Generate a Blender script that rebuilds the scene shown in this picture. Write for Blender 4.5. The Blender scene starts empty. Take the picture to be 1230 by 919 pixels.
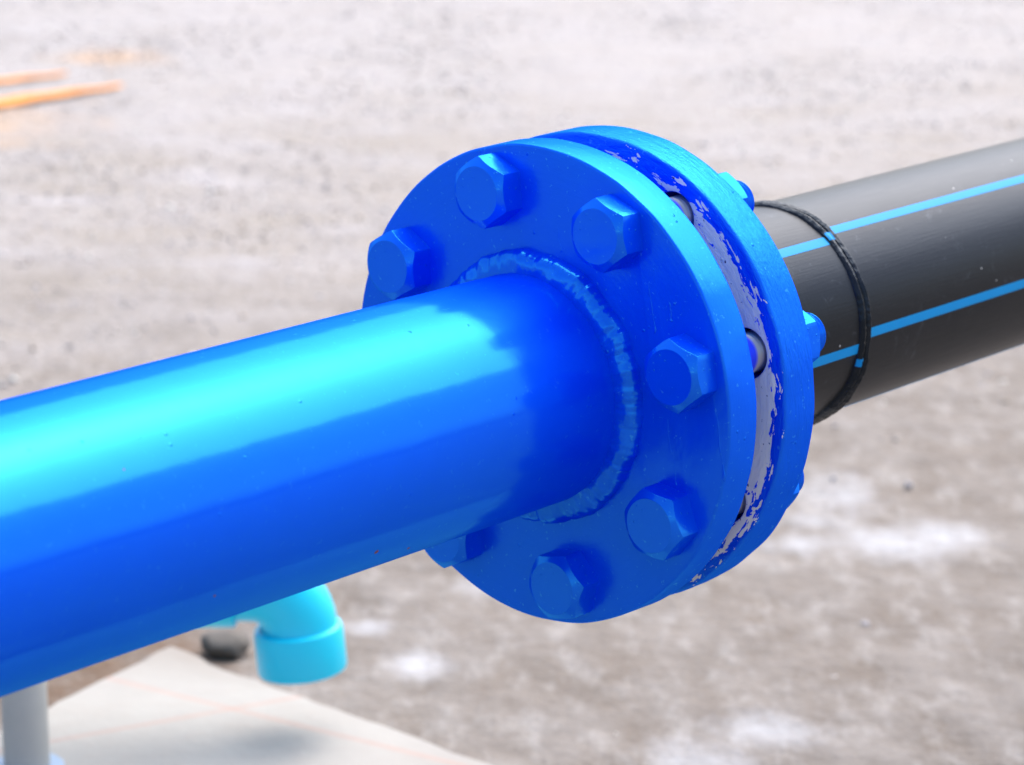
import bpy, bmesh, math, random
import numpy as np
from mathutils import Matrix, Vector, noise
random.seed(7); rng = np.random.default_rng(7)
S = bpy.context.scene
R = math.radians
PI = math.pi

# ------------------------------------------------------------------ camera
cam_d = bpy.data.cameras.new('camera'); cam = bpy.data.objects.new('camera', cam_d)
S.collection.objects.link(cam); S.camera = cam
cam.location = (0, 0, 0.95); cam.rotation_euler = (R(90 - 15.105), 0, 0)
cam_d.sensor_width = 36; cam_d.lens = 36 * 3401.7 / 1230
cam_d.clip_start = 0.05; cam_d.clip_end = 500
cam_d.dof.use_dof = True; cam_d.dof.focus_distance = 1.60; cam_d.dof.aperture_fstop = 9.5

# ------------------------------------------------------------------ light
SUN_EL, SUN_AZ = 58, 32           # azimuth measured from +Y towards +X
w = bpy.data.worlds.new('World'); S.world = w; w.use_nodes = True
nt = w.node_tree; bg = nt.nodes['Background']
sky = nt.nodes.new('ShaderNodeTexSky'); sky.sky_type = 'NISHITA'; sky.sun_disc = False
sky.sun_elevation = R(SUN_EL); sky.sun_rotation = R(SUN_AZ)
sky.dust_density = 4.0; sky.air_density = 1.0; sky.ozone_density = 1.0
nt.links.new(sky.outputs[0], bg.inputs[0]); bg.inputs[1].default_value = 0.115
sd = bpy.data.lights.new('sun', 'SUN'); so = bpy.data.objects.new('sun', sd); S.collection.objects.link(so)
sd.energy = 1.5; sd.angle = R(82); sd.color = (1.0, 0.975, 0.94)
e, a = R(SUN_EL), R(SUN_AZ)
to_sun = Vector((math.cos(e) * math.sin(a), math.cos(e) * math.cos(a), math.sin(e)))
so.rotation_euler = to_sun.to_track_quat('Z', 'Y').to_euler(); so.location = to_sun * 20
S.view_settings.view_transform = 'Standard'; S.view_settings.look = 'None'
S.view_settings.exposure = 1.47; S.view_settings.gamma = 1; S.view_settings.use_curve_mapping = False
S.render.engine = 'CYCLES'

# ------------------------------------------------------------------ node helpers
def mat(name, base=(0.5, 0.5, 0.5), rough=0.5, **kw):
    m = bpy.data.materials.new(name); m.use_nodes = True
    b = m.node_tree.nodes['Principled BSDF']
    b.inputs['Base Color'].default_value = (*base, 1); b.inputs['Roughness'].default_value = rough
    for k, v in kw.items():
        b.inputs[k.replace('_', ' ')].default_value = v
    return m, m.node_tree, b
def N(nt, t, ins=None, **props):
    n = nt.nodes.new(t)
    for k, v in props.items(): setattr(n, k, v)
    for k, v in (ins or {}).items():
        if isinstance(v, bpy.types.NodeSocket): nt.links.new(v, n.inputs[k])
        else: n.inputs[k].default_value = v
    return n
def math_(nt, op, a, b=None, c=None, clamp=False):
    n = N(nt, 'ShaderNodeMath', operation=op, use_clamp=clamp)
    for i, v in enumerate((a, b, c)):
        if v is None: continue
        if isinstance(v, bpy.types.NodeSocket): nt.links.new(v, n.inputs[i])
        else: n.inputs[i].default_value = v
    return n.outputs[0]
def ramp(nt, fac, stops, interp='LINEAR'):
    n = N(nt, 'ShaderNodeValToRGB', {'Fac': fac}); cr = n.color_ramp; cr.interpolation = interp
    while len(cr.elements) < len(stops): cr.elements.new(0.5)
    for el, (p, c) in zip(cr.elements, stops):
        el.position = p; el.color = (*c, 1) if len(c) == 3 else c
    return n.outputs[0]
def mix(nt, fac, a, b, mode='MIX'):
    n = nt.nodes.new('ShaderNodeMix'); n.data_type = 'RGBA'; n.blend_type = mode
    for i, v in ((0, fac), (6, a), (7, b)):
        if isinstance(v, bpy.types.NodeSocket): nt.links.new(v, n.inputs[i])
        elif i == 0: n.inputs[0].default_value = v
        else: n.inputs[i].default_value = (*v, 1)
    return n.outputs[2]
def coords(nt): return N(nt, 'ShaderNodeTexCoord').outputs['Object']
def noise_(nt, vec, scale, detail=3, rough=0.55, dist=0.0):
    return N(nt, 'ShaderNodeTexNoise', {'Vector': vec, 'Scale': scale, 'Detail': detail, 'Roughness': rough, 'Distortion': dist}).outputs[0]
def bump(nt, h, strength, dist, normal=None):
    ins = {'Height': h, 'Strength': strength, 'Distance': dist}
    if normal is not None: ins['Normal'] = normal
    return N(nt, 'ShaderNodeBump', ins).outputs[0]

# ------------------------------------------------------------------ materials
BLUE = (0.0, 0.046, 0.92)
SPEC = (0.0, 0.80, 1.0, 1)
def paint(name, rough=0.1, gloss=0.21, dusty=0.26, pim=(0.56, 130.0, 0.0005), brush=0.0, lump=0.0006, fine=0.00012, edge=0.0009, flake=False):
    m, nt, b = mat(name, BLUE, rough)
    b.inputs['IOR'].default_value = 1.34; b.inputs['Specular IOR Level'].default_value = 0.0
    b.inputs['Specular Tint'].default_value = SPEC
    co = coords(nt)
    c1 = noise_(nt, co, 22, 3); c2 = noise_(nt, co, 260, 4)
    col = mix(nt, math_(nt, 'MULTIPLY', c1, 0.6), BLUE, (0.0, 0.026, 0.74))
    dust = ramp(nt, c2, [(0.64, (0, 0, 0)), (0.70, (1, 1, 1))])
    col = mix(nt, math_(nt, 'MULTIPLY', dust, dusty), col, (0.10, 0.5, 0.9))
    rr = math_(nt, 'MULTIPLY_ADD', c1, 0.10, rough - 0.04)
    # small runs, pimples and orange peel of a thick hand-applied coat
    h1 = noise_(nt, co, 28, 2); h2 = noise_(nt, co, 420, 2)
    vor = N(nt, 'ShaderNodeTexVoronoi', {'Vector': co, 'Scale': pim[1], 'Randomness': 1.0}).outputs['Distance']
    pick = noise_(nt, co, 47, 1)
    pimple = math_(nt, 'MULTIPLY', ramp(nt, vor, [(0.06, (1, 1, 1)), (0.15, (0, 0, 0))]),
                   ramp(nt, pick, [(pim[0], (0, 0, 0)), (pim[0] + 0.04, (1, 1, 1))]))
    bev = N(nt, 'ShaderNodeBevel', {'Radius': edge}, samples=6).outputs[0]
    n = bump(nt, h1, 1.0, lump, bev)
    n = bump(nt, h2, 1.0, fine, n)
    n = bump(nt, pimple, 0.9, pim[2], n)
    if brush:
        ang = N(nt, 'ShaderNodeSeparateXYZ', {'Vector': co})
        rad = math_(nt, 'SQRT', math_(nt, 'ADD', math_(nt, 'MULTIPLY', ang.outputs[0], ang.outputs[0]), math_(nt, 'MULTIPLY', ang.outputs[1], ang.outputs[1])))
        v = N(nt, 'ShaderNodeCombineXYZ', {'X': math_(nt, 'MULTIPLY', rad, 28.0), 'Y': math_(nt, 'MULTIPLY', ang.outputs[2], 28.0),
                                           'Z': math_(nt, 'ARCTAN2', ang.outputs[1], ang.outputs[0])}).outputs[0]
        h3 = noise_(nt, v, 55 , 4, 0.6)
        h4 = noise_(nt, v, 9 , 3, 0.6)
        n = bump(nt, h3, 1.0, brush * 0.35, n)
        n = bump(nt, h4, 1.0, brush, n)
    nt.links.new(n, b.inputs['Normal']); nt.links.new(rr, b.inputs['Roughness'])
    gl = N(nt, 'ShaderNodeBsdfAnisotropic', {'Color': (0.07, 0.66, 0.78, 1), 'Roughness': rr, 'Normal': n})
    gloss_w = gloss
    if flake:
        # bare grey-white primer where the blue coat never reached or has come off
        s = N(nt, 'ShaderNodeSeparateXYZ', {'Vector': co})
        X, Y, Z = s.outputs
        rad = math_(nt, 'SQRT', math_(nt, 'ADD', math_(nt, 'MULTIPLY', X, X), math_(nt, 'MULTIPLY', Y, Y)))
        angl = math_(nt, 'ARCTAN2', Y, X)
        v = N(nt, 'ShaderNodeCombineXYZ', {'X': math_(nt, 'MULTIPLY', rad, 26.0), 'Y': math_(nt, 'MULTIPLY', angl, 1.0), 'Z': 0.3}).outputs[0]
        big = noise_(nt, v, 3.2, 2, 0.5)
        fin = noise_(nt, v, 9, 4, 0.60, 0.5)
        # edge of the paint: further out on the lower right, further in at the top
        low = math_(nt, 'MULTIPLY_ADD', math_(nt, 'COSINE', math_(nt, 'SUBTRACT', angl, R(118))), 0.0058, 0.1300)
        edge_r = math_(nt, 'ADD', low, math_(nt, 'ADD', math_(nt, 'MULTIPLY', math_(nt, 'SUBTRACT', big, 0.5), 0.022),
                       math_(nt, 'MULTIPLY', math_(nt, 'SUBTRACT', fin, 0.5), 0.052)))
        f = ramp(nt, math_(nt, 'MULTIPLY_ADD', math_(nt, 'SUBTRACT', edge_r, rad), 1600, 0.5, True), [(0.3, (0, 0, 0)), (0.7, (1, 1, 1))])
        front = math_(nt, 'LESS_THAN', Z, 0.0525)
        f = math_(nt, 'MULTIPLY', f, front)
        prim = mix(nt, noise_(nt, co, 60, 4), (0.90, 0.84, 0.68), (0.96, 0.92, 0.78))
        spots = ramp(nt, noise_(nt, co, 330, 3), [(0.68, (0, 0, 0)), (0.72, (1, 1, 1))])
        prim = mix(nt, spots, prim, (0.04, 0.05, 0.12))
        col = mix(nt, f, col, prim)
        nt.links.new(math_(nt, 'MULTIPLY_ADD', f, 0.45, rr), b.inputs['Roughness'])
        nt.links.new(mix(nt, f, SPEC[:3], (1, 1, 1)), b.inputs['Specular Tint'])
        gloss_w = math_(nt, 'MULTIPLY_ADD', f, -0.20, 0.21)
        nt.links.new(bump(nt, f, -0.8, 0.0004, n), b.inputs['Normal'])
    nt.links.new(col, b.inputs['Base Color'])
    # the coat scatters in two lobes: a sharp one and a broad sheen from brush marks and orange peel
    gl2 = N(nt, 'ShaderNodeBsdfAnisotropic', {'Color': (0.03, 0.52, 0.80, 1), 'Roughness': 0.42, 'Normal': n})
    two = N(nt, 'ShaderNodeMixShader', {'Fac': 0.36, 1: gl.outputs[0], 2: gl2.outputs[0]})
    mx = N(nt, 'ShaderNodeMixShader', {'Fac': gloss_w, 1: b.outputs[0], 2: two.outputs[0]})
    nt.links.new(mx.outputs[0], nt.nodes['Material Output'].inputs['Surface'])
    return m
M = {}
M['pipe'] = paint('blue_gloss_pipe_paint', 0.125, dusty=0.07, pim=(0.63, 130.0, 0.0003), lump=0.0003, fine=0.00002)
M['face'] = paint('blue_flange_paint', 0.20, brush=0.0002, lump=0.0007, fine=0.00004)
M['rear'] = paint('blue_rear_flange_paint', 0.22, brush=0.0009, lump=0.0005, fine=0.00006, flake=True)
M['bolt'] = paint('blue_bolt_paint', 0.17, gloss=0.25, pim=(0.46, 240.0, 0.0004), lump=0.0009, fine=0.00005, edge=0.0005)
M['weld'] = paint('blue_weld_paint', 0.13, gloss=0.24, lump=0.0006, fine=0.00008)

def steel():
    m, nt, b = mat('worn_steel', (0.3, 0.3, 0.32), 0.4, Metallic=0.5)
    co = coords(nt); z = N(nt, 'ShaderNodeSeparateXYZ', {'Vector': co}).outputs[2]
    f = ramp(nt, noise_(nt, co, 90, 3), [(0.44, (0, 0, 0)), (0.52, (1, 1, 1))])
    f2 = math_(nt, 'MULTIPLY_ADD', math_(nt, 'SUBTRACT', 0.0495, z), 600, 0.0, True)   # paint reached only the front of the shank
    f3 = math_(nt, 'MAXIMUM', f2, math_(nt, 'MULTIPLY', f, 0.0))
    nt.links.new(mix(nt, f3, (0.42, 0.43, 0.46), BLUE), b.inputs['Base Color'])
    nt.links.new(math_(nt, 'MULTIPLY_ADD', f3, -0.5, 0.5), b.inputs['Metallic'])
    return m
M['steel'] = steel()

def black():
    m, nt, b = mat('black_polyethylene', (0.018, 0.019, 0.021), 0.36)
    b.inputs['IOR'].default_value = 1.36; b.inputs['Specular IOR Level'].default_value = 0.42; b.inputs['Specular Tint'].default_value = (0.35, 0.58, 1, 1)
    co = coords(nt); s = N(nt, 'ShaderNodeSeparateXYZ', {'Vector': co})
    ang = math_(nt, 'ARCTAN2', s.outputs[1], s.outputs[0])
    v = N(nt, 'ShaderNodeCombineXYZ', {'X': math_(nt, 'MULTIPLY', ang, 6.0), 'Y': math_(nt, 'MULTIPLY', s.outputs[2], 3.0), 'Z': 0.0}).outputs[0]
    streak = noise_(nt, v, 9, 5, 0.65); blot = noise_(nt, co, 14, 4)
    scr = noise_(nt, co, 38, 6, 0.8, 1.5)
    c = mix(nt, blot, (0.005, 0.0045, 0.004), (0.012, 0.011, 0.010))
    c = mix(nt, math_(nt, 'MULTIPLY', ramp(nt, scr, [(0.60, (0, 0, 0)), (0.74, (1, 1, 1))]), 0.42), c, (0.12, 0.13, 0.15))
    dots = N(nt, 'ShaderNodeTexVoronoi', {'Vector': co, 'Scale': 75.0}).outputs['Distance']
    pk = noise_(nt, co, 33, 1)
    dm = math_(nt, 'MULTIPLY', ramp(nt, dots, [(0.035, (1, 1, 1)), (0.06, (0, 0, 0))]), ramp(nt, pk, [(0.55, (0, 0, 0)), (0.58, (1, 1, 1))]))
    c = mix(nt, dm, c, (0.5, 0.5, 0.5))
    nt.links.new(c, b.inputs['Base Color'])
    nt.links.new(math_(nt, 'MULTIPLY_ADD', streak, 0.16, 0.26), b.inputs['Roughness'])
    n = bump(nt, streak, 1.0, 0.00015); n = bump(nt, noise_(nt, co, 500, 2), 1.0, 0.00003, n)
    nt.links.new(n, b.inputs['Normal'])
    return m
M['black'] = black()
def simple(name, c1, c2, rough, scale=20, bd=0.0003, bs=80, **kw):
    m, nt, b = mat(name, c1, rough, **kw); co = coords(nt)
    nt.links.new(mix(nt, noise_(nt, co, scale, 4), c1, c2), b.inputs['Base Color'])
    nt.links.new(bump(nt, noise_(nt, co, bs, 4), 1.0, bd), b.inputs['Normal'])
    return m
M['bead'] = simple('black_fused_plastic', (0.005, 0.005, 0.005), (0.012, 0.012, 0.013), 0.22, 60, 0.0003, 300, IOR=1.38, Specular_Tint=(0.5, 0.7, 1, 1))
M['stripe'] = simple('light_blue_plastic', (0.0, 0.25, 0.60), (0.0, 0.28, 0.64), 0.5, 60, 0.00006, 300, Specular_IOR_Level=0.15)
M['rubber'] = simple('dark_gasket_rubber', (0.02, 0.02, 0.02), (0.05, 0.045, 0.04), 0.7)
M['cyan'] = simple('cyan_pvc', (0.0, 0.58, 0.82), (0.0, 0.66, 0.90), 0.35, 15, 0.0002, 60)
M['post'] = simple('grey_painted_post', (0.32, 0.325, 0.31), (0.42, 0.42, 0.40), 0.5, 25)
M['plate'] = simple('pale_blue_plastic', (0.22, 0.33, 0.48), (0.30, 0.38, 0.50), 0.5)
M['rock'] = simple('dark_stone', (0.09, 0.082, 0.075), (0.12, 0.11, 0.10), 0.9, 30, 0.003, 60)
M['orange'] = simple('orange_webbing', (0.75, 0.24, 0.01), (0.80, 0.30, 0.02), 0.7, 30, 0.001, 200)
M['rust'] = simple('rust_spot', (0.16, 0.035, 0.01), (0.30, 0.08, 0.02), 0.9, 300)

def spot(nt, co, pts, warp):
    """max of soft discs at given ground places, with a ragged edge"""
    out = None
    for (x, y, r) in pts:
        d = N(nt, 'ShaderNodeVectorMath', {0: co, 1: (x, y, 0.0)}, operation='DISTANCE').outputs['Value']
        f = math_(nt, 'SUBTRACT', 1.0, math_(nt, 'DIVIDE', d, r))
        f = math_(nt, 'ADD', f, math_(nt, 'MULTIPLY', math_(nt, 'SUBTRACT', warp, 0.5), 2.6))
        f = math_(nt, 'MULTIPLY', f, 1.0, clamp=True)
        out = f if out is None else math_(nt, 'MAXIMUM', out, f)
    return out
WHITE = [(0.40, 2.86, 0.085), (0.46, 2.90, 0.07), (0.36, 3.03, 0.09), (0.31, 2.86, 0.05), (0.23, 2.33, 0.07), (0.17, 2.27, 0.06),
         (-0.09, 2.50, 0.04), (-0.14, 2.60, 0.035), (0.33, 2.95, 0.05), (-0.02, 2.72, 0.06)]
def ground_mat():
    m, nt, b = mat('gravel_yard', (0.4, 0.38, 0.38), 0.9)
    co = coords(nt); s = N(nt, 'ShaderNodeSeparateXYZ', {'Vector': co}); X, Y, Z = s.outputs
    n1 = noise_(nt, co, 2.2, 4); n2 = noise_(nt, co, 11, 5, 0.6); n3 = noise_(nt, co, 70, 4, 0.7); n4 = noise_(nt, co, 135, 4, 0.65)
    near = mix(nt, ramp(nt, n2, [(0.3, (0, 0, 0)), (0.7, (1, 1, 1))]), (0.110, 0.092, 0.078), (0.230, 0.210, 0.196))
    near = mix(nt, math_(nt, 'MULTIPLY', n1, 0.4), near, (0.175, 0.152, 0.136))
    grav = mix(nt, ramp(nt, n3, [(0.3, (0, 0, 0)), (0.72, (1, 1, 1))]), (0.15, 0.130, 0.112), (0.31, 0.288, 0.288))
    grav = mix(nt, math_(nt, 'MULTIPLY', n2, 0.5), grav, (0.29, 0.27, 0.275))
    sv = N(nt, 'ShaderNodeCombineXYZ', {'X': math_(nt, 'MULTIPLY', X, 0.55), 'Y': Y, 'Z': 0.0}).outputs[0]
    n5 = noise_(nt, sv, 6.0, 6, 0.7)
    grav = mix(nt, ramp(nt, n5, [(0.44, (0, 0, 0)), (0.62, (0.75, 0.75, 0.75))]), grav, (0.205, 0.175, 0.145))
    grav = mix(nt, ramp(nt, n5, [(0.30, (0.7, 0.7, 0.7)), (0.42, (0, 0, 0))]), grav, (0.37, 0.355, 0.375))
    nv = N(nt, 'ShaderNodeCombineXYZ', {'X': X, 'Y': math_(nt, 'MULTIPLY', Y, 0.42), 'Z': 2.0}).outputs[0]
    near = mix(nt, ramp(nt, noise_(nt, nv, 13.0, 6, 0.65), [(0.44, (0, 0, 0)), (0.64, (0.7, 0.7, 0.7))]), near, (0.125, 0.100, 0.080))
    near = mix(nt, ramp(nt, noise_(nt, nv, 31.0, 5, 0.7), [(0.50, (0, 0, 0)), (0.66, (0.6, 0.6, 0.6))]), near, (0.29, 0.275, 0.265))
    warpn = noise_(nt, nv, 17.0, 6, 0.65)
    far = math_(nt, 'MULTIPLY_ADD', math_(nt, 'ADD', Y, math_(nt, 'MULTIPLY', math_(nt, 'SUBTRACT', n1, 0.5), 2.5)), 0.8, -2.6, True)
    c = mix(nt, far, near, grav)
    pale = math_(nt, 'MULTIPLY_ADD', math_(nt, 'ADD', Y, math_(nt, 'MULTIPLY', math_(nt, 'SUBTRACT', n1, 0.5), 3.0)), 0.6, -2.9, True)
    c = mix(nt, math_(nt, 'MULTIPLY', pale, 0.45), c, (0.34, 0.325, 0.335))
    f = spot(nt, co, WHITE, warpn)
    c = mix(nt, math_(nt, 'MULTIPLY', f, 0.65), c, (0.42, 0.43, 0.46))
    br = spot(nt, co, [(-0.40, 2.50, 0.16), (-0.33, 2.55, 0.10), (-0.50, 2.48, 0.2), (-0.43, 2.42, 0.10)], n2)
    c = mix(nt, math_(nt, 'MULTIPLY', br, 0.9), c, (0.10, 0.055, 0.028))
    glow = spot(nt, co, [(-0.9, 6.33, 0.16), (-1.15, 5.45, 0.34)], n2)  # orange glow around the straps, painted into the ground colour
    c = mix(nt, math_(nt, 'MULTIPLY', glow, 0.6), c, (0.50, 0.26, 0.08))
    c = mix(nt, ramp(nt, n4, [(0.64, (0, 0, 0)), (0.74, (0.3, 0.3, 0.3))]), c, (0.16, 0.14, 0.12))
    speck = math_(nt, 'MULTIPLY', ramp(nt, n4, [(0.36, (0.9, 0.9, 0.9)), (0.46, (0, 0, 0))]), math_(nt, 'MULTIPLY_ADD', far, 0.9, 0.1))
    c = mix(nt, speck, c, (0.50, 0.48, 0.47))
    c = mix(nt, ramp(nt, noise_(nt, co, 110, 3, 0.6), [(0.56, (0, 0, 0)), (0.72, (0.35, 0.35, 0.35))]), c, (0.17, 0.14, 0.11))
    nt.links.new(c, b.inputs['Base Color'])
    nt.links.new(bump(nt, n3, 0.6, 0.003, bump(nt, n2, 0.8, 0.02)), b.inputs['Normal'])
    return m
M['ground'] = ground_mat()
def stone_mat():
    m, nt, b = mat('loose_stones', (0.4, 0.4, 0.4), 0.85); co = coords(nt)
    r_ = N(nt, 'ShaderNodeNewGeometry').outputs['Random Per Island']
    c = ramp(nt, r_, [(0.0, (0.24, 0.205, 0.165)), (0.12, (0.32, 0.295, 0.285)), (0.4, (0.37, 0.352, 0.365)), (0.6, (0.33, 0.275, 0.215)), (0.75, (0.44, 0.42, 0.42)), (0.90, (0.66, 0.65, 0.61))], 'CONSTANT')
    nt.links.new(c, b.inputs['Base Color'])
    return m
M['stones'] = stone_mat()
def slab_mat():
    m, nt, b = mat('pale_concrete', (0.7, 0.7, 0.68), 0.8); co = coords(nt)
    n1 = noise_(nt, co, 9, 4); n2 = noise_(nt, co, 60, 4)
    c = mix(nt, n1, (0.265, 0.245, 0.225), (0.37, 0.36, 0.34))
    c = mix(nt, math_(nt, 'MULTIPLY', ramp(nt, n2, [(0.5, (0, 0, 0)), (0.8, (1, 1, 1))]), 0.3), c, (0.30, 0.26, 0.23))
    s = N(nt, 'ShaderNodeSeparateXYZ', {'Vector': co})
    back = math_(nt, 'MULTIPLY_ADD', math_(nt, 'ADD', s.outputs[1], math_(nt, 'MULTIPLY', math_(nt, 'SUBTRACT', n1, 0.5), 0.25)), 7.0, -16.6, True)
    c = mix(nt, math_(nt, 'MULTIPLY', back, 0.8), c, (0.17, 0.135, 0.105))
    # faint chalked setting-out lines
    for (a_, b_, c_) in ((0.53, 0.85, -1.838), (-0.45, 0.89, -2.17)):
        d = math_(nt, 'ABSOLUTE', math_(nt, 'ADD', math_(nt, 'ADD', math_(nt, 'MULTIPLY', s.outputs[0], a_), math_(nt, 'MULTIPLY', s.outputs[1], b_)), c_))
        f = math_(nt, 'MULTIPLY_ADD', d, -180.0, 1.0, True)
        c = mix(nt, math_(nt, 'MULTIPLY', f, 0.40), c, (0.40, 0.20, 0.15))
    nt.links.new(c, b.inputs['Base Color'])
    nt.links.new(bump(nt, n2, 0.6, 0.002), b.inputs['Normal'])
    return m
M['slab'] = slab_mat()

# ------------------------------------------------------------------ mesh helpers
def link(name, me, m=None, parent=None, smooth=None):
    o = bpy.data.objects.new(name, me); S.collection.objects.link(o)
    if m is not None and not me.materials: me.materials.append(m)
    if smooth is not None:
        me.polygons.foreach_set('use_smooth', [True] * len(me.polygons)); me.set_sharp_from_angle(angle=R(smooth))
    if parent: o.parent = parent
    return o
def pydata(name, v, f):
    me = bpy.data.meshes.new(name); me.from_pydata([tuple(p) for p in v], [], f); me.validate(); me.update(); return me
def recalc(me):
    bm = bmesh.new(); bm.from_mesh(me); bmesh.ops.remove_doubles(bm, verts=bm.verts, dist=1e-6)
    bmesh.ops.recalc_face_normals(bm, faces=bm.faces); bm.to_mesh(me); bm.free(); me.update(); return me
def revolve(name, prof, n=160, fn=None, closed=False, cap=False):
    """prof: list of (r,z); fn(r,z,theta,k)->(r,z) to roughen"""
    v, f = [], []; K = len(prof)
    for i in range(n):
        t = 2 * PI * i / n
        for k, (r, z) in enumerate(prof):
            if fn: r, z = fn(r, z, t, k)
            v.append((r * math.cos(t), r * math.sin(t), z))
    for i in range(n):
        j = (i + 1) % n
        for k in range(K if closed else K - 1):
            l = (k + 1) % K
            f.append((i * K + k, i * K + l, j * K + l, j * K + k))
    if cap:
        f.append([i * K for i in range(n)]); f.append([i * K + K - 1 for i in range(n)][::-1])
    return recalc(pydata(name, v, f))
def plate_with_holes(name, R_out, R_in, z0, z1, holes, hr, bev=0.0016, wob=0.0):
    cu = bpy.data.curves.new(name, 'CURVE'); cu.dimensions = '2D'; cu.fill_mode = 'BOTH'
    def ring(cx, cy, r, n):
        sp = cu.splines.new('POLY'); sp.points.add(n - 1); sp.use_cyclic_u = True
        for i in range(n):
            t = 2 * PI * i / n; sp.points[i].co = (cx + r * math.cos(t), cy + r * math.sin(t), 0, 1)
    ring(0, 0, R_out, 256); ring(0, 0, R_in, 160)
    for (x, y) in holes: ring(x, y, hr, 48)
    cu.extrude = (z1 - z0) / 2 - bev; cu.bevel_depth = bev; cu.bevel_resolution = 3; cu.offset = -bev
    o = bpy.data.objects.new('tmp', cu); S.collection.objects.link(o)
    dg = bpy.context.evaluated_depsgraph_get()
    me = bpy.data.meshes.new_from_object(o.evaluated_get(dg)); me.name = name
    bpy.data.objects.remove(o)
    for v in me.vertices:
        v.co.z += (z0 + z1) / 2
        r = math.hypot(v.co.x, v.co.y)
        if r > R_out - 0.004 and wob:
            t = math.atan2(v.co.y, v.co.x)
            k = 1 + wob * noise.noise(Vector((math.cos(t) * 6, math.sin(t) * 6, v.co.z * 40))) / r
            v.co.x *= k; v.co.y *= k
    return recalc(me)
def thing(name, label, cat, group=None, mw=None):
    o = bpy.data.objects.new(name, None); S.collection.objects.link(o); o.empty_display_size = 0.05
    o['label'] = label; o['category'] = cat
    if group: o['group'] = group
    if mw: o.matrix_world = mw
    return o
def tag(o, label, cat, group=None):
    o['label'] = label; o['category'] = cat
    if group: o['group'] = group
    return o
def tube(name, pts, r, n=24, radii=None, cap=True, flat=1.0):
    v, f = [], []; P = [Vector(p) for p in pts]
    up = Vector((0, 0, 1))
    for i, p in enumerate(P):
        tg = (P[min(i + 1, len(P) - 1)] - P[max(i - 1, 0)]).normalized()
        if abs(tg.z) > 0.95: ref = Vector((0, 1, 0))
        else: ref = up
        a_ = tg.cross(Vector((0, 1, 0)) if abs(tg.y) < 0.7 else up).normalized(); b_ = tg.cross(a_).normalized()
        rr = radii[i] if radii else r
        for k in range(n):
            t = 2 * PI * k / n; v.append(p + rr * (math.cos(t) * a_ + flat * math.sin(t) * b_))
    for i in range(len(P) - 1):
        for k in range(n):
            l = (k + 1) % n; f.append((i * n + k, i * n + l, (i + 1) * n + l, (i + 1) * n + k))
    if cap: f.append(list(range(n))[::-1]); f.append([(len(P) - 1) * n + k for k in range(n)])
    return recalc(pydata(name, v, f))

# ------------------------------------------------------------------ the setting
bm = bmesh.new()
xs = [-150, -40, -10] + list(np.linspace(-3.2, 3.2, 81)) + [10, 40, 150]
ys = [-100, -30, -5] + list(np.linspace(1.2, 9.0, 98)) + [20, 60, 200]
vv = [[bm.verts.new((x, y, 0.004 * noise.noise(Vector((x * 2.1, y * 2.1, 0))) + 0.0025 * noise.noise(Vector((x * 9, y * 9, 3))))) for x in xs] for y in ys]
for j in range(len(ys) - 1):
    for i in range(len(xs) - 1): bm.faces.new((vv[j][i], vv[j][i + 1], vv[j + 1][i + 1], vv[j + 1][i]))
me = bpy.data.meshes.new('ground'); bm.to_mesh(me); bm.free()
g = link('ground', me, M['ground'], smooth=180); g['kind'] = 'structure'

SL = [(-0.318, 2.475), (-0.247, 2.400), (-0.063, 2.236), (0.10, 2.085), (0.42, 1.79), (0.05, 1.35), (-0.62, 1.98), (-0.50, 2.17), (-0.41, 2.315)]
def in_poly(x, y, P):
    c = False; j = len(P) - 1
    for i in range(len(P)):
        if (P[i][1] > y) != (P[j][1] > y) and x < (P[j][0] - P[i][0]) * (y - P[i][1]) / (P[j][1] - P[i][1]) + P[i][0]: c = not c
        j = i
    return c
# loose stones over the yard: nobody could count them
def stones(name, n, xr, yr, s0, s1, dens, mtl):
    bm = bmesh.new(); bmesh.ops.create_icosphere(bm, subdivisions=1, radius=1)
    bv = np.array([v.co[:] for v in bm.verts]); bf = np.array([[v.index for v in f.verts] for f in bm.faces]); bm.free()
    V, F = [], []; c = 0
    while c < n:
        x = random.uniform(*xr); y = random.uniform(*yr)
        if abs(x) > 0.55 + 0.28 * (y - 1.0): continue
        if random.random() > dens(x, y) or in_poly(x, y, SL): continue
        s = s0 * (s1 / s0) ** (random.random() ** 2.6)
        sc = np.array([s * random.uniform(.7, 1.3), s * random.uniform(.7, 1.2), s * random.uniform(.4, .8)])
        p = bv * rng.uniform(0.78, 1.2, (len(bv), 1)) * sc; t = random.uniform(0, 6.28)
        q = np.empty_like(p); q[:, 0] = p[:, 0] * math.cos(t) - p[:, 1] * math.sin(t); q[:, 1] = p[:, 0] * math.sin(t) + p[:, 1] * math.cos(t); q[:, 2] = p[:, 2]
        q += (x, y, sc[2] * 0.35); V.append(q); F.append(bf + c * len(bv)); c += 1
    V = np.concatenate(V); F = np.concatenate(F)
    me = bpy.data.meshes.new(name); me.vertices.add(len(V)); me.vertices.foreach_set('co', V.ravel())
    me.loops.add(F.size); me.loops.foreach_set('vertex_index', F.ravel().astype(np.int32))
    me.polygons.add(len(F)); me.polygons.foreach_set('loop_start', np.arange(0, F.size, 3, dtype=np.int32)); me.update(); me.validate()
    o = link(name, me, mtl); o['kind'] = 'stuff'; return o
def dens(x, y):
    k = noise.noise(Vector((x * 3.0, y * 1.6, 5))) * 0.5 + 0.5
    return min(1, max(0.015, (y - 3.0) * 0.9)) * (0.15 + 0.85 * k * k)
o = stones('gravel', 42000, (-3, 3), (1.9, 9.0), 0.0014, 0.0058, dens, M['stones'])
tag(o, 'loose pale grey gravel strewn over the yard behind the pipes', 'gravel')

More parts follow.
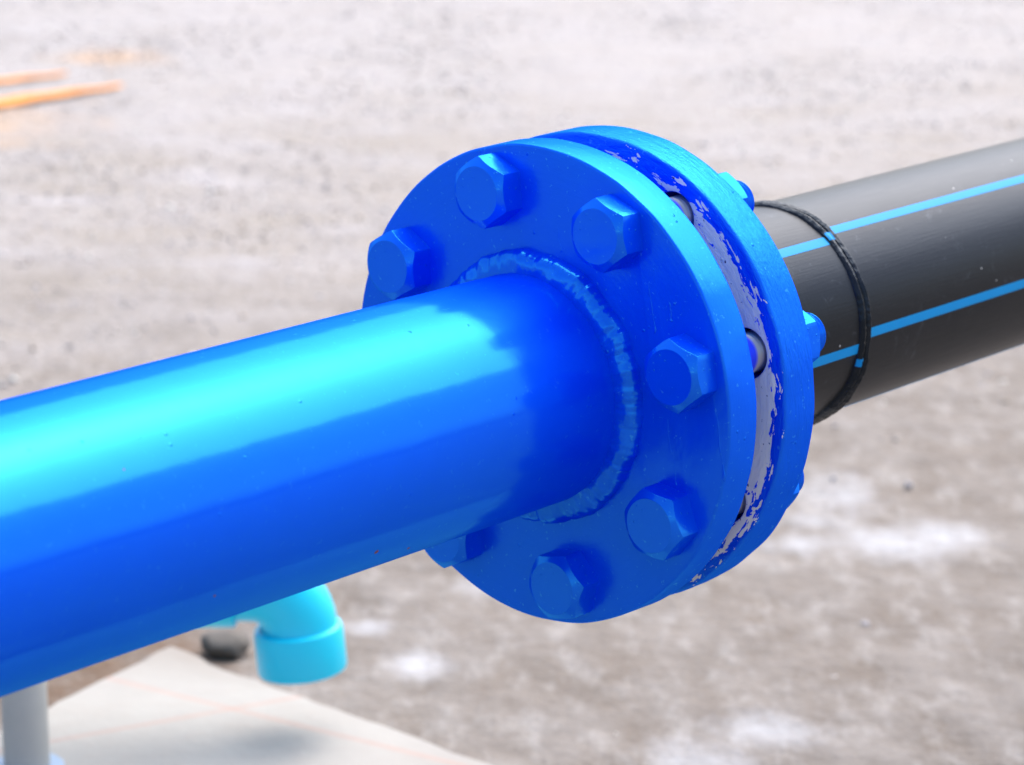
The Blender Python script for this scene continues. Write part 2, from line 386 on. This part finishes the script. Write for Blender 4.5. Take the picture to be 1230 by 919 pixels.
# slab
def slab():
    n = len(SL); pts = []
    for i in range(n):
        a_, b_ = Vector(SL[i]), Vector(SL[(i + 1) % n]); L = (b_ - a_).length; k = max(1, int(L / 0.02))
        nn = Vector((-(b_ - a_).y, (b_ - a_).x)).normalized()
        for q in range(k):
            p = a_.lerp(b_, q / k); p = p + nn * 0.006 * noise.noise(Vector((p.x * 25, p.y * 25, 0))); pts.append(p)
    m_ = len(pts); c = sum(pts, Vector((0, 0))) / m_
    rings = [(0, -0.02), (0, 0.026), (0.004, 0.030)]
    v = []
    for (ins, z) in rings:
        for p in pts:
            d = (c - p).normalized() * ins; v.append((p.x + d.x, p.y + d.y, z))
    f = []
    for r_ in range(2):
        for i in range(m_): j = (i + 1) % m_; f.append((r_ * m_ + i, r_ * m_ + j, (r_ + 1) * m_ + j, (r_ + 1) * m_ + i))
    f.append([2 * m_ + i for i in range(m_)]); f.append(list(range(m_))[::-1])
    o = link('concrete_slab', recalc(pydata('concrete_slab', v, f)), M['slab']); return o
tag(slab(), 'pale concrete slab with faint reddish lines under the grey post', 'concrete slab')

# ------------------------------------------------------------------ pipe joint; local Z runs along the pipes, away from the lens
U = Vector((-0.13177, 0.11587, 0.98448)); V_ = Vector((0.73932, -0.65009, 0.17547)); D = Vector((0.66033, 0.75097, 0.0))
C0 = Vector((0.01296, 1.59359, 0.51747))
MW = Matrix((( U.x, V_.x, D.x, C0.x), (U.y, V_.y, D.y, C0.y), (U.z, V_.z, D.z, C0.z), (0, 0, 0, 1)))
RF, RP, RK = 0.1425, 0.06845, 0.07113
T1, Z2, Z3 = 0.0258, 0.0520, 0.0813
BC, HH = 0.11688, 0.0178
BA = [310.73 + 45 * k for k in range(8)]
holes = [(BC * math.cos(R(a_)), BC * math.sin(R(a_))) for a_ in BA]

steel_pipe = thing('steel_pipe', 'glossy bright blue steel pipe with welded flange and eight hex bolts, in the foreground', 'pipe', mw=MW)
rear = thing('backing_flange', 'blue backing flange ring with flaking grey primer, behind the bolted front flange', 'flange', mw=MW)
poly = thing('plastic_pipe', 'black plastic pipe with light blue stripes, behind the blue flanges', 'pipe', mw=MW)

# blue pipe (open tube with wall; runs on past the left of the frame)
prof = [(RP, -2.22)] + [(RP, z) for z in np.linspace(-2.2, 0.02, 90)] + [(RP - 0.005, 0.02), (RP - 0.005, -2.22)]
def pw(r, z, t, k):
    return r + (0.00012 * noise.noise(Vector((math.cos(t) * 2.2, math.sin(t) * 2.2, z * 7))) if r > RP - 0.001 else 0), z
link('pipe', revolve('pipe', prof, 192, pw, closed=True), M['pipe'], steel_pipe, smooth=40)
link('flange', plate_with_holes('flange', RF, RP - 0.006, 0, T1, holes, 0.0132, 0.0017, 0.0004), M['face'], steel_pipe, smooth=24)

# weld fillet with overlapping ripples
WR = 0.0812
def weld():
    n, K = 720, 15; v, f = [], []
    for i in range(n):
        t = 2 * PI * i / n
        rip = (t * WR / 0.0105 + 0.8 * noise.noise(Vector((math.cos(t) * 5, math.sin(t) * 5, 0)))) % 1.0
        sc = 0.0003 * (math.sin(2 * PI * rip) + 0.35 * math.sin(4 * PI * rip + 0.8))
        wide = 0.0013 * noise.noise(Vector((math.cos(t) * 6, math.sin(t) * 6, 2))) + 0.0009 * noise.noise(Vector((math.cos(t) * 22, math.sin(t) * 22, 4)))
        for k in range(K):
            s = k / (K - 1)                        # 0 on the pipe, 1 on the flange face
            a_ = s * PI / 2
            r_ = RP - 0.0006 + (WR - RP + 0.0006 + wide) * math.sin(a_) ** 0.78
            z_ = -(0.0098 + wide * 0.6) * math.cos(a_) ** 0.78 + 0.0003
            e_ = min(1, math.sin(PI * s) * 1.6)
            P_ = Vector((r_ * math.cos(t), r_ * math.sin(t), z_))
            lump = 0.0012 * noise.noise(P_ * 90) + 0.00018 * noise.noise(P_ * 260)
            q_ = e_ * (sc * (0.25 + 0.5 * max(0, noise.noise(Vector((math.cos(t) * 3, math.sin(t) * 3, 8))) + 0.5)) + lump)
            r_ += q_ * math.sin(a_); z_ -= q_ * math.cos(a_)
            v.append((r_ * math.cos(t), r_ * math.sin(t), z_))
    for i in range(n):
        j = (i + 1) % n
        for k in range(K - 1): f.append((i * K + k, i * K + k + 1, j * K + k + 1, j * K + k))
    return recalc(pydata('weld_bead', v, f))
link('weld_bead', weld(), M['weld'], steel_pipe, smooth=180)

# hex heads / nuts: prism cut by a cone so the chamfers curve as on real bolts
def hex_mesh(name, af, h, rc, inner=None, flip=False):
    n = 144; v, f = [], []
    rings = []
    def rh(t):
        x = (t % (PI / 3)) - PI / 6
        r0 = af / 2 / math.cos(x); return r0 - 0.0003 * max(0, (r0 / (af / 2) - 1.09)) / 0.065
    for i in range(n):
        t = 2 * PI * i / n; r0 = rh(t + PI / 6 - PI / 6)
        ztop = h - max(0, r0 - rc) * 0.78
        cols = [(r0 * 1.012, 0.0), (r0, 0.0006), (r0, ztop * 0.5), (r0, ztop), ((r0 + rc) / 2, h - max(0, (r0 + rc) / 2 - rc) * 0.78), (rc, h)]
        if inner: cols += [(inner + 0.0015, h), (inner, h - 0.0015), (inner, 0)]
        else: cols += [(rc * 0.93, h - 0.0001), (rc * 0.5, h - 0.00025), (0.0004, h - 0.0003)]
        rings.append(cols)
        for (r_, z_) in cols: v.append((r_ * math.cos(t), r_ * math.sin(t), z_))
    K = len(rings[0])
    for i in range(n):
        j = (i + 1) % n
        for k in range(K - 1): f.append((i * K + k, i * K + k + 1, j * K + k + 1, j * K + k))
    if not inner: f.append([i * K + K - 1 for i in range(n)])
    return recalc(pydata(name, v, f))
def shank_mesh():
    prof = [(0.0003, Z3 + 0.0335), (0.0090, Z3 + 0.0335)]
    z = Z3 + 0.0320
    while z > T1 + 0.002:
        prof += [(0.0118, z), (0.0106, z - 0.0014)]; z -= 0.0028
    prof += [(0.0117, T1), (0.0117, 0.001)]
    return revolve('shank', prof, 48)
head_me = hex_mesh('bolt', 0.0374, HH, 0.0158); head_me.materials.append(M['bolt'])
nut_me = hex_mesh('nut', 0.0362, 0.0195, 0.0172, inner=0.0112); nut_me.materials.append(M['bolt'])
sh_me = shank_mesh(); sh_me.materials.append(M['steel'])
tip_me = revolve('shank_tip', [(0.0003, 0.0345), (0.0100, 0.0345), (0.0126, 0.0325), (0.0112, 0.0312), (0.0126, 0.0297), (0.0112, 0.0282), (0.0126, 0.0266), (0.0112, 0.0250), (0.0126, 0.0236), (0.0112, 0.0220), (0.0124, 0.0190)], 48)
tip_me.materials.append(M['bolt'])
for me_ in (head_me, nut_me, sh_me, tip_me):
    me_.polygons.foreach_set('use_smooth', [True] * len(me_.polygons)); me_.set_sharp_from_angle(angle=R(26 if me_ in (head_me, nut_me) else 25))
# corner direction of each head (0 = up), as turned in the photograph
TN = [10, 4, 2, 0, -11, 28, 12, 20]
for k, (x, y) in enumerate(holes):
    b_ = bpy.data.objects.new('bolt', head_me); S.collection.objects.link(b_); b_.parent = steel_pipe
    hm = Matrix.Translation((x, y, 0)) @ Matrix.Rotation(PI, 4, 'X') @ Matrix.Rotation(R(-TN[k]), 4, 'Z')
    b_.matrix_local = hm; rest = hm.inverted()
    def sub(name, me_, ml):
        o = bpy.data.objects.new(name, me_); S.collection.objects.link(o); o.parent = b_; o.matrix_local = rest @ ml; return o
    sub('shank', sh_me, Matrix.Translation((x, y, 0)))
    sub('nut', nut_me, Matrix.Translation((x, y, Z3)) @ Matrix.Rotation(R(random.uniform(0, 60)), 4, 'Z'))
    sub('threaded_end', tip_me, Matrix.Translation((x, y, Z3)))

# paint runs hanging on the flange face
def paint_run(a0, r0, L, wdt):
    # starts at (angle,radius) and runs straight down the face (local -X)
    x0, y0 = r0 * math.cos(R(a0)), r0 * math.sin(R(a0)); v, f = [], []
    n, K = 26, 9
    for i in range(n):
        s = i / (n - 1); w_ = wdt * (0.45 + 0.25 * noise.noise(Vector((s * 5, a0, 0))) + (0.5 if s > 0.85 else 0) * math.sin(min(1, (s - 0.85) / 0.15) * PI)) * min(1, s * 6 + 0.1)
        if i == n - 1: w_ = 0.00005
        yy = y0 + 0.0012 * noise.noise(Vector((s * 3, a0, 7)))
        for k in range(K):
            q = k / (K - 1) * 2 - 1
            v.append((x0 - s * L, yy + q * w_, -w_ * 0.45 * math.sqrt(max(0, 1 - q * q)) + 0.00004))
    for i in range(n - 1):
        for k in range(K - 1): f.append((i * K + k, i * K + k + 1, (i + 1) * K + k + 1, (i + 1) * K + k))
    return link('paint_run', recalc(pydata('paint_run', v, f)), M['face'], steel_pipe, smooth=60)
paint_run(58, 0.1130, 0.030, 0.0012); paint_run(96, 0.1330, 0.040, 0.0014); paint_run(66, 0.119, 0.012, 0.0016); paint_run(20, 0.100, 0.016, 0.0009)
paint_run(100, 0.098, 0.022, 0.0008); paint_run(113, 0.106, 0.016, 0.0007)

# chips in the paint along the underside of the pipe
def chip(th, z, r):
    bm = bmesh.new(); bmesh.ops.create_icosphere(bm, subdivisions=2, radius=r)
    for v in bm.verts:
        v.co *= 1 + 0.4 * noise.noise(v.co * 1.2 / r + Vector((z * 30, 0, 0))); v.co.x *= 0.25; v.co.x += RP
    me_ = bpy.data.meshes.new('paint_chip'); bm.to_mesh(me_); bm.free()
    link('paint_chip', me_, M['rust'], steel_pipe, smooth=180).matrix_local = Matrix.Translation((0, 0, z)) @ Matrix.Rotation(R(th), 4, 'Z')
for q in ((137.9, -0.189, 0.0014), (146, -0.158, 0.0009), (129, -0.31, 0.0007), (62, -0.36, 0.0006)): chip(*q)

# rear backing ring
link('ring', plate_with_holes('ring', RF, 0.078, Z2, Z3, holes, 0.0146, 0.0020, 0.0008), M['rear'], rear, smooth=24)
# hardened drips of paint and a rust spot at the lower bolt hole
def blob(name, pos, r, m, parent, sc=(1, 1, 0.5)):
    bm = bmesh.new(); bmesh.ops.create_icosphere(bm, subdivisions=2, radius=r)
    for v in bm.verts:
        v.co *= 1 + 0.35 * noise.noise(v.co * 1.4 / r + Vector(pos) * 50); v.co.x *= sc[0]; v.co.y *= sc[1]; v.co.z *= sc[2]; v.co += Vector(pos)
    me_ = bpy.data.meshes.new(name); bm.to_mesh(me_); bm.free()
    return link(name, me_, m, parent, smooth=180)
hx, hy = holes[4]
blob('rust_spot', (hx + 0.015, hy + 0.0045, Z2 - 0.0002), 0.0030, M['rust'], rear, (2.0, 0.6, 0.3))

# black plastic: stub end, fusion bead, pipe, stripes
link('stub_end', revolve('stub_end', [(0.101, T1 + 0.0015), (0.1015, T1 + 0.003), (0.1015, Z2 - 0.003), (0.100, Z2 - 0.0012), (0.077, Z2 - 0.0010), (0.0735, Z2 + 0.006), (RK, Z3 + 0.012)] +
     [(RK, z) for z in np.linspace(Z3 + 0.02, 0.231, 10)] + [(RK - 0.008, 0.231), (RK - 0.008, T1 + 0.0015)], 192, closed=True), M['black'], poly, smooth=30)
link('gasket', revolve('gasket', [(0.0985, T1 + 0.0001), (0.0985, T1 + 0.0014), (0.066, T1 + 0.0014), (0.066, T1 + 0.0001)], 96, closed=True), M['rubber'], poly, smooth=30)
ZB = 0.2349
link('pipe', revolve('pipe', [(RK, z) for z in np.linspace(ZB + 0.002, 6.0, 80)] + [(RK - 0.008, 6.0), (RK - 0.008, ZB + 0.002)], 192, closed=True), M['black'], poly, smooth=30)
def bead_r(t, s):
    """height of the twin-lipped fusion bead at angle t, s in -1..1 across"""
    n1 = noise.noise(Vector((math.cos(t) * 3, math.sin(t) * 3, 1))); n2 = noise.noise(Vector((math.cos(t) * 26, math.sin(t) * 26, s * 2)))
    n3 = noise.noise(Vector((math.cos(t) * 70, math.sin(t) * 70, s * 5)))
    lip = abs(math.sin(PI * s)) ** 0.55
    ridge = 0.35 * math.exp(-((abs(s) - 0.5) / 0.12) ** 2)
    edge = 1 if abs(s) < 0.999 else 0
    return (0.0024 + 0.0010 * n1) * (lip + ridge * 0.6) + edge * (0.00034 * n2 + 0.00016 * n3) + 0.0007 * math.exp(-(s / 0.25) ** 2)
def bead_pt(t, s, off=0.0):
    wd = 0.0062 + 0.0012 * noise.noise(Vector((math.cos(t) * 4, math.sin(t) * 4, 9))) + 0.0045 * math.exp(-((math.degrees(t) % 360 - 152) / 22) ** 2)
    zc = ZB + 0.0008 * noise.noise(Vector((math.cos(t) * 5, math.sin(t) * 5, 19)))
    r_ = RK - 0.0004 + bead_r(t, s) * (1 + 0.5 * math.exp(-((math.degrees(t) % 360 - 152) / 25) ** 2)) + off
    return (r_ * math.cos(t), r_ * math.sin(t), zc + s * wd)
def bead():
    n, K = 720, 25; v = [bead_pt(2 * PI * i / n, k / (K - 1) * 2 - 1) for i in range(n) for k in range(K)]
    f = [(i * K + k, i * K + k + 1, ((i + 1) % n) * K + k + 1, ((i + 1) % n) * K + k) for i in range(n) for k in range(K - 1)]
    return recalc(pydata('fusion_bead', v, f))
fb = link('fusion_bead', bead(), M['bead'], poly, smooth=60)
def strip(t0, wdeg, z0, z1, r_, parent, name='stripe'):
    n, K = max(2, int((z1 - z0) / 0.02)), 9; v, f = [], []
    for i in range(n + 1):
        z = z0 + (z1 - z0) * i / n
        for k in range(K):
            jit = 0.10 * noise.noise(Vector((z * 60, t0, 1 if k > K / 2 else 5)))
            t = R(t0 + (k / (K - 1) - 0.5) * (wdeg + jit)); v.append((r_ * math.cos(t), r_ * math.sin(t), z))
    for i in range(n):
        for k in range(K - 1): f.append((i * K + k, i * K + k + 1, (i + 1) * K + k + 1, (i + 1) * K + k))
    return link(name, recalc(pydata(name, v, f)), M['stripe'], parent, smooth=60)
for q in range(6):
    strip(43.1 + (101.2 - 43.1) * q if q < 2 else 101.2 + 60 * (q - 1) - 1, 5.0, ZB + 0.0060, 5.995, RK + 0.00012, poly)
    strip(48.5 + (107.8 - 48.5) * q if q < 2 else 107.8 + 60 * (q - 1) - 1, 5.2, Z3 + 0.014, ZB - 0.0060, RK + 0.00012, poly)
for (t0, wd, s0, s1) in ((47.0, 4.8, -0.8, 0.15), (115.0, 4.0, -0.95, 0.0)):
    v, f = [], []; K = 9
    for i in range(9):
        for k in range(K): v.append(bead_pt(R(t0 + (k / (K - 1) - 0.5) * wd), s0 + (s1 - s0) * i / 8, 0.00022))
    for i in range(8):
        for k in range(K - 1): f.append((i * K + k, i * K + k + 1, (i + 1) * K + k + 1, (i + 1) * K + k))
    link('stripe_trace', recalc(pydata('stripe_trace', v, f)), M['stripe'], fb, smooth=80)

# ------------------------------------------------------------------ background things
# cyan pvc drain elbow: runs left behind the blue pipe to the grey post
EX, EY = -0.180, 2.262
el = thing('drain_pipe', 'bright cyan plastic pipe whose elbow opens downward below the blue pipe', 'pipe', mw=Matrix.Translation((EX, EY, 0.0)))
ZE = 0.088
link('socket', revolve('socket', [(0.0305, ZE), (0.0375, ZE), (0.0382, ZE + 0.002), (0.0380, ZE + 0.033), (0.0368, ZE + 0.0375), (0.0325, ZE + 0.039), (0.0305, ZE + 0.02)], 64, closed=True), M['cyan'], el, smooth=30).matrix_local = Matrix.Translation((0.0095, 0, 0)) @ Matrix.Rotation(R(-5), 4, 'Y')
ZH = ZE + 0.076
arc = [(0, 0, ZE + 0.028), (0, 0, ZE + 0.036)] + [(-0.040 + 0.040 * math.cos(R(t)), 0, ZE + 0.036 + 0.040 * math.sin(R(t))) for t in range(6, 86, 8)] + [(-0.042, 0, ZH), (-0.056, 0, ZH)]
link('bend', tube('bend', arc, 0.0322, 40), M['cyan'], el, smooth=50)
link('collar', tube('collar', [(-0.052, 0, ZH), (-0.054, 0, ZH), (-0.090, 0, ZH), (-0.092, 0, ZH)], 0.036, 40, radii=[0.034, 0.0375, 0.0375, 0.034]), M['cyan'], el, smooth=30)
link('pipe', tube('pipe', [(-0.085, 0, ZH), (-1.3, 0, ZH)], 0.0290, 40), M['cyan'], el, smooth=50)

PX, PY = -0.4005, 2.176
post = thing('support_post', 'light grey round post standing on the concrete slab at lower left', 'post', mw=Matrix.Translation((PX, PY, 0.03)))
link('shaft', revolve('shaft', [(0.0003, 0.132), (0.0182, 0.132), (0.0190, 0.130), (0.0190, 0.0)], 48), M['post'], post, smooth=40)
link('base_plate', revolve('base_plate', [(0.0190, 0.006), (0.029, 0.006), (0.0305, 0.0045), (0.0305, 0.0005), (0.0190, 0.0005)], 48), M['plate'], post, smooth=30)

bm = bmesh.new(); bmesh.ops.create_cube(bm, size=1)
for v in bm.verts: v.co = Vector((v.co.x * 0.03, v.co.y * 0.046 + 0.038, v.co.z * 0.014 + 0.116))
bmesh.ops.bevel(bm, geom=list(bm.edges), offset=0.002, segments=2, affect='EDGES')
me = bpy.data.meshes.new('bracket'); bm.to_mesh(me); bm.free(); link('bracket', me, M['post'], post, smooth=30)

def rock(name, pos, r, m, label):
    bm = bmesh.new(); bmesh.ops.create_icosphere(bm, subdivisions=3, radius=1)
    for v in bm.verts:
        v.co *= 1 + 0.25 * noise.noise(v.co * 1.6 + Vector(pos)) + 0.08 * noise.noise(v.co * 5); v.co.x *= r[0]; v.co.y *= r[1]; v.co.z *= r[2]
    me_ = bpy.data.meshes.new(name); bm.to_mesh(me_); bm.free()
    o = link(name, me_, m, smooth=35); o.location = pos; tag(o, label, 'stone'); return o
rock('stone', (-0.272, 2.53, 0.010), (0.023, 0.020, 0.013), M['rock'], 'dark grey stone on the ground behind the cyan elbow')

# orange webbing straps lying on the yard far left
def strap(name, pts, wd, label):
    n = 40; v, f = [], []; P = [Vector(p) for p in pts]
    def at(s):
        x = s * (len(P) - 1); i = min(int(x), len(P) - 2); return P[i].lerp(P[i + 1], x - i)
    for i in range(n + 1):
        s = i / n; p = at(s); q = at(min(1, s + 0.02)) - at(max(0, s - 0.02)); q.normalize(); nn = Vector((-q.y, q.x, 0))
        w_ = wd * (1 - 0.85 * s ** 1.3); z = 0.006 + 0.002 * math.sin(s * 17) ** 2
        for (sd_, dz) in ((-1, 0), (-1, 0.003), (1, 0.003), (1, 0)): v.append((p.x + nn.x * w_ * sd_, p.y + nn.y * w_ * sd_, z + dz))
    for i in range(n):
        for k in range(4): l = (k + 1) % 4; f.append((i * 4 + k, i * 4 + l, (i + 1) * 4 + l, (i + 1) * 4 + k))
    f += [(0, 1, 2, 3), tuple(n * 4 + k for k in (3, 2, 1, 0))]
    o = link(name, recalc(pydata(name, v, f)), M['orange']); return tag(o, label, 'strap', 'orange straps lying on the gravel')
strap('orange_strap', [(-1.7, 5.66, 0), (-1.30, 5.82, 0), (-1.099, 5.92, 0), (-0.955, 6.03, 0)], 0.045, 'shorter orange strap on the gravel, farther from the pipes')
strap('orange_strap', [(-1.7, 5.30, 0), (-1.25, 5.46, 0), (-1.049, 5.63, 0), (-0.93, 5.76, 0), (-0.815, 5.87, 0)], 0.052, 'longer orange strap tapering right on the gravel, nearer the pipes')
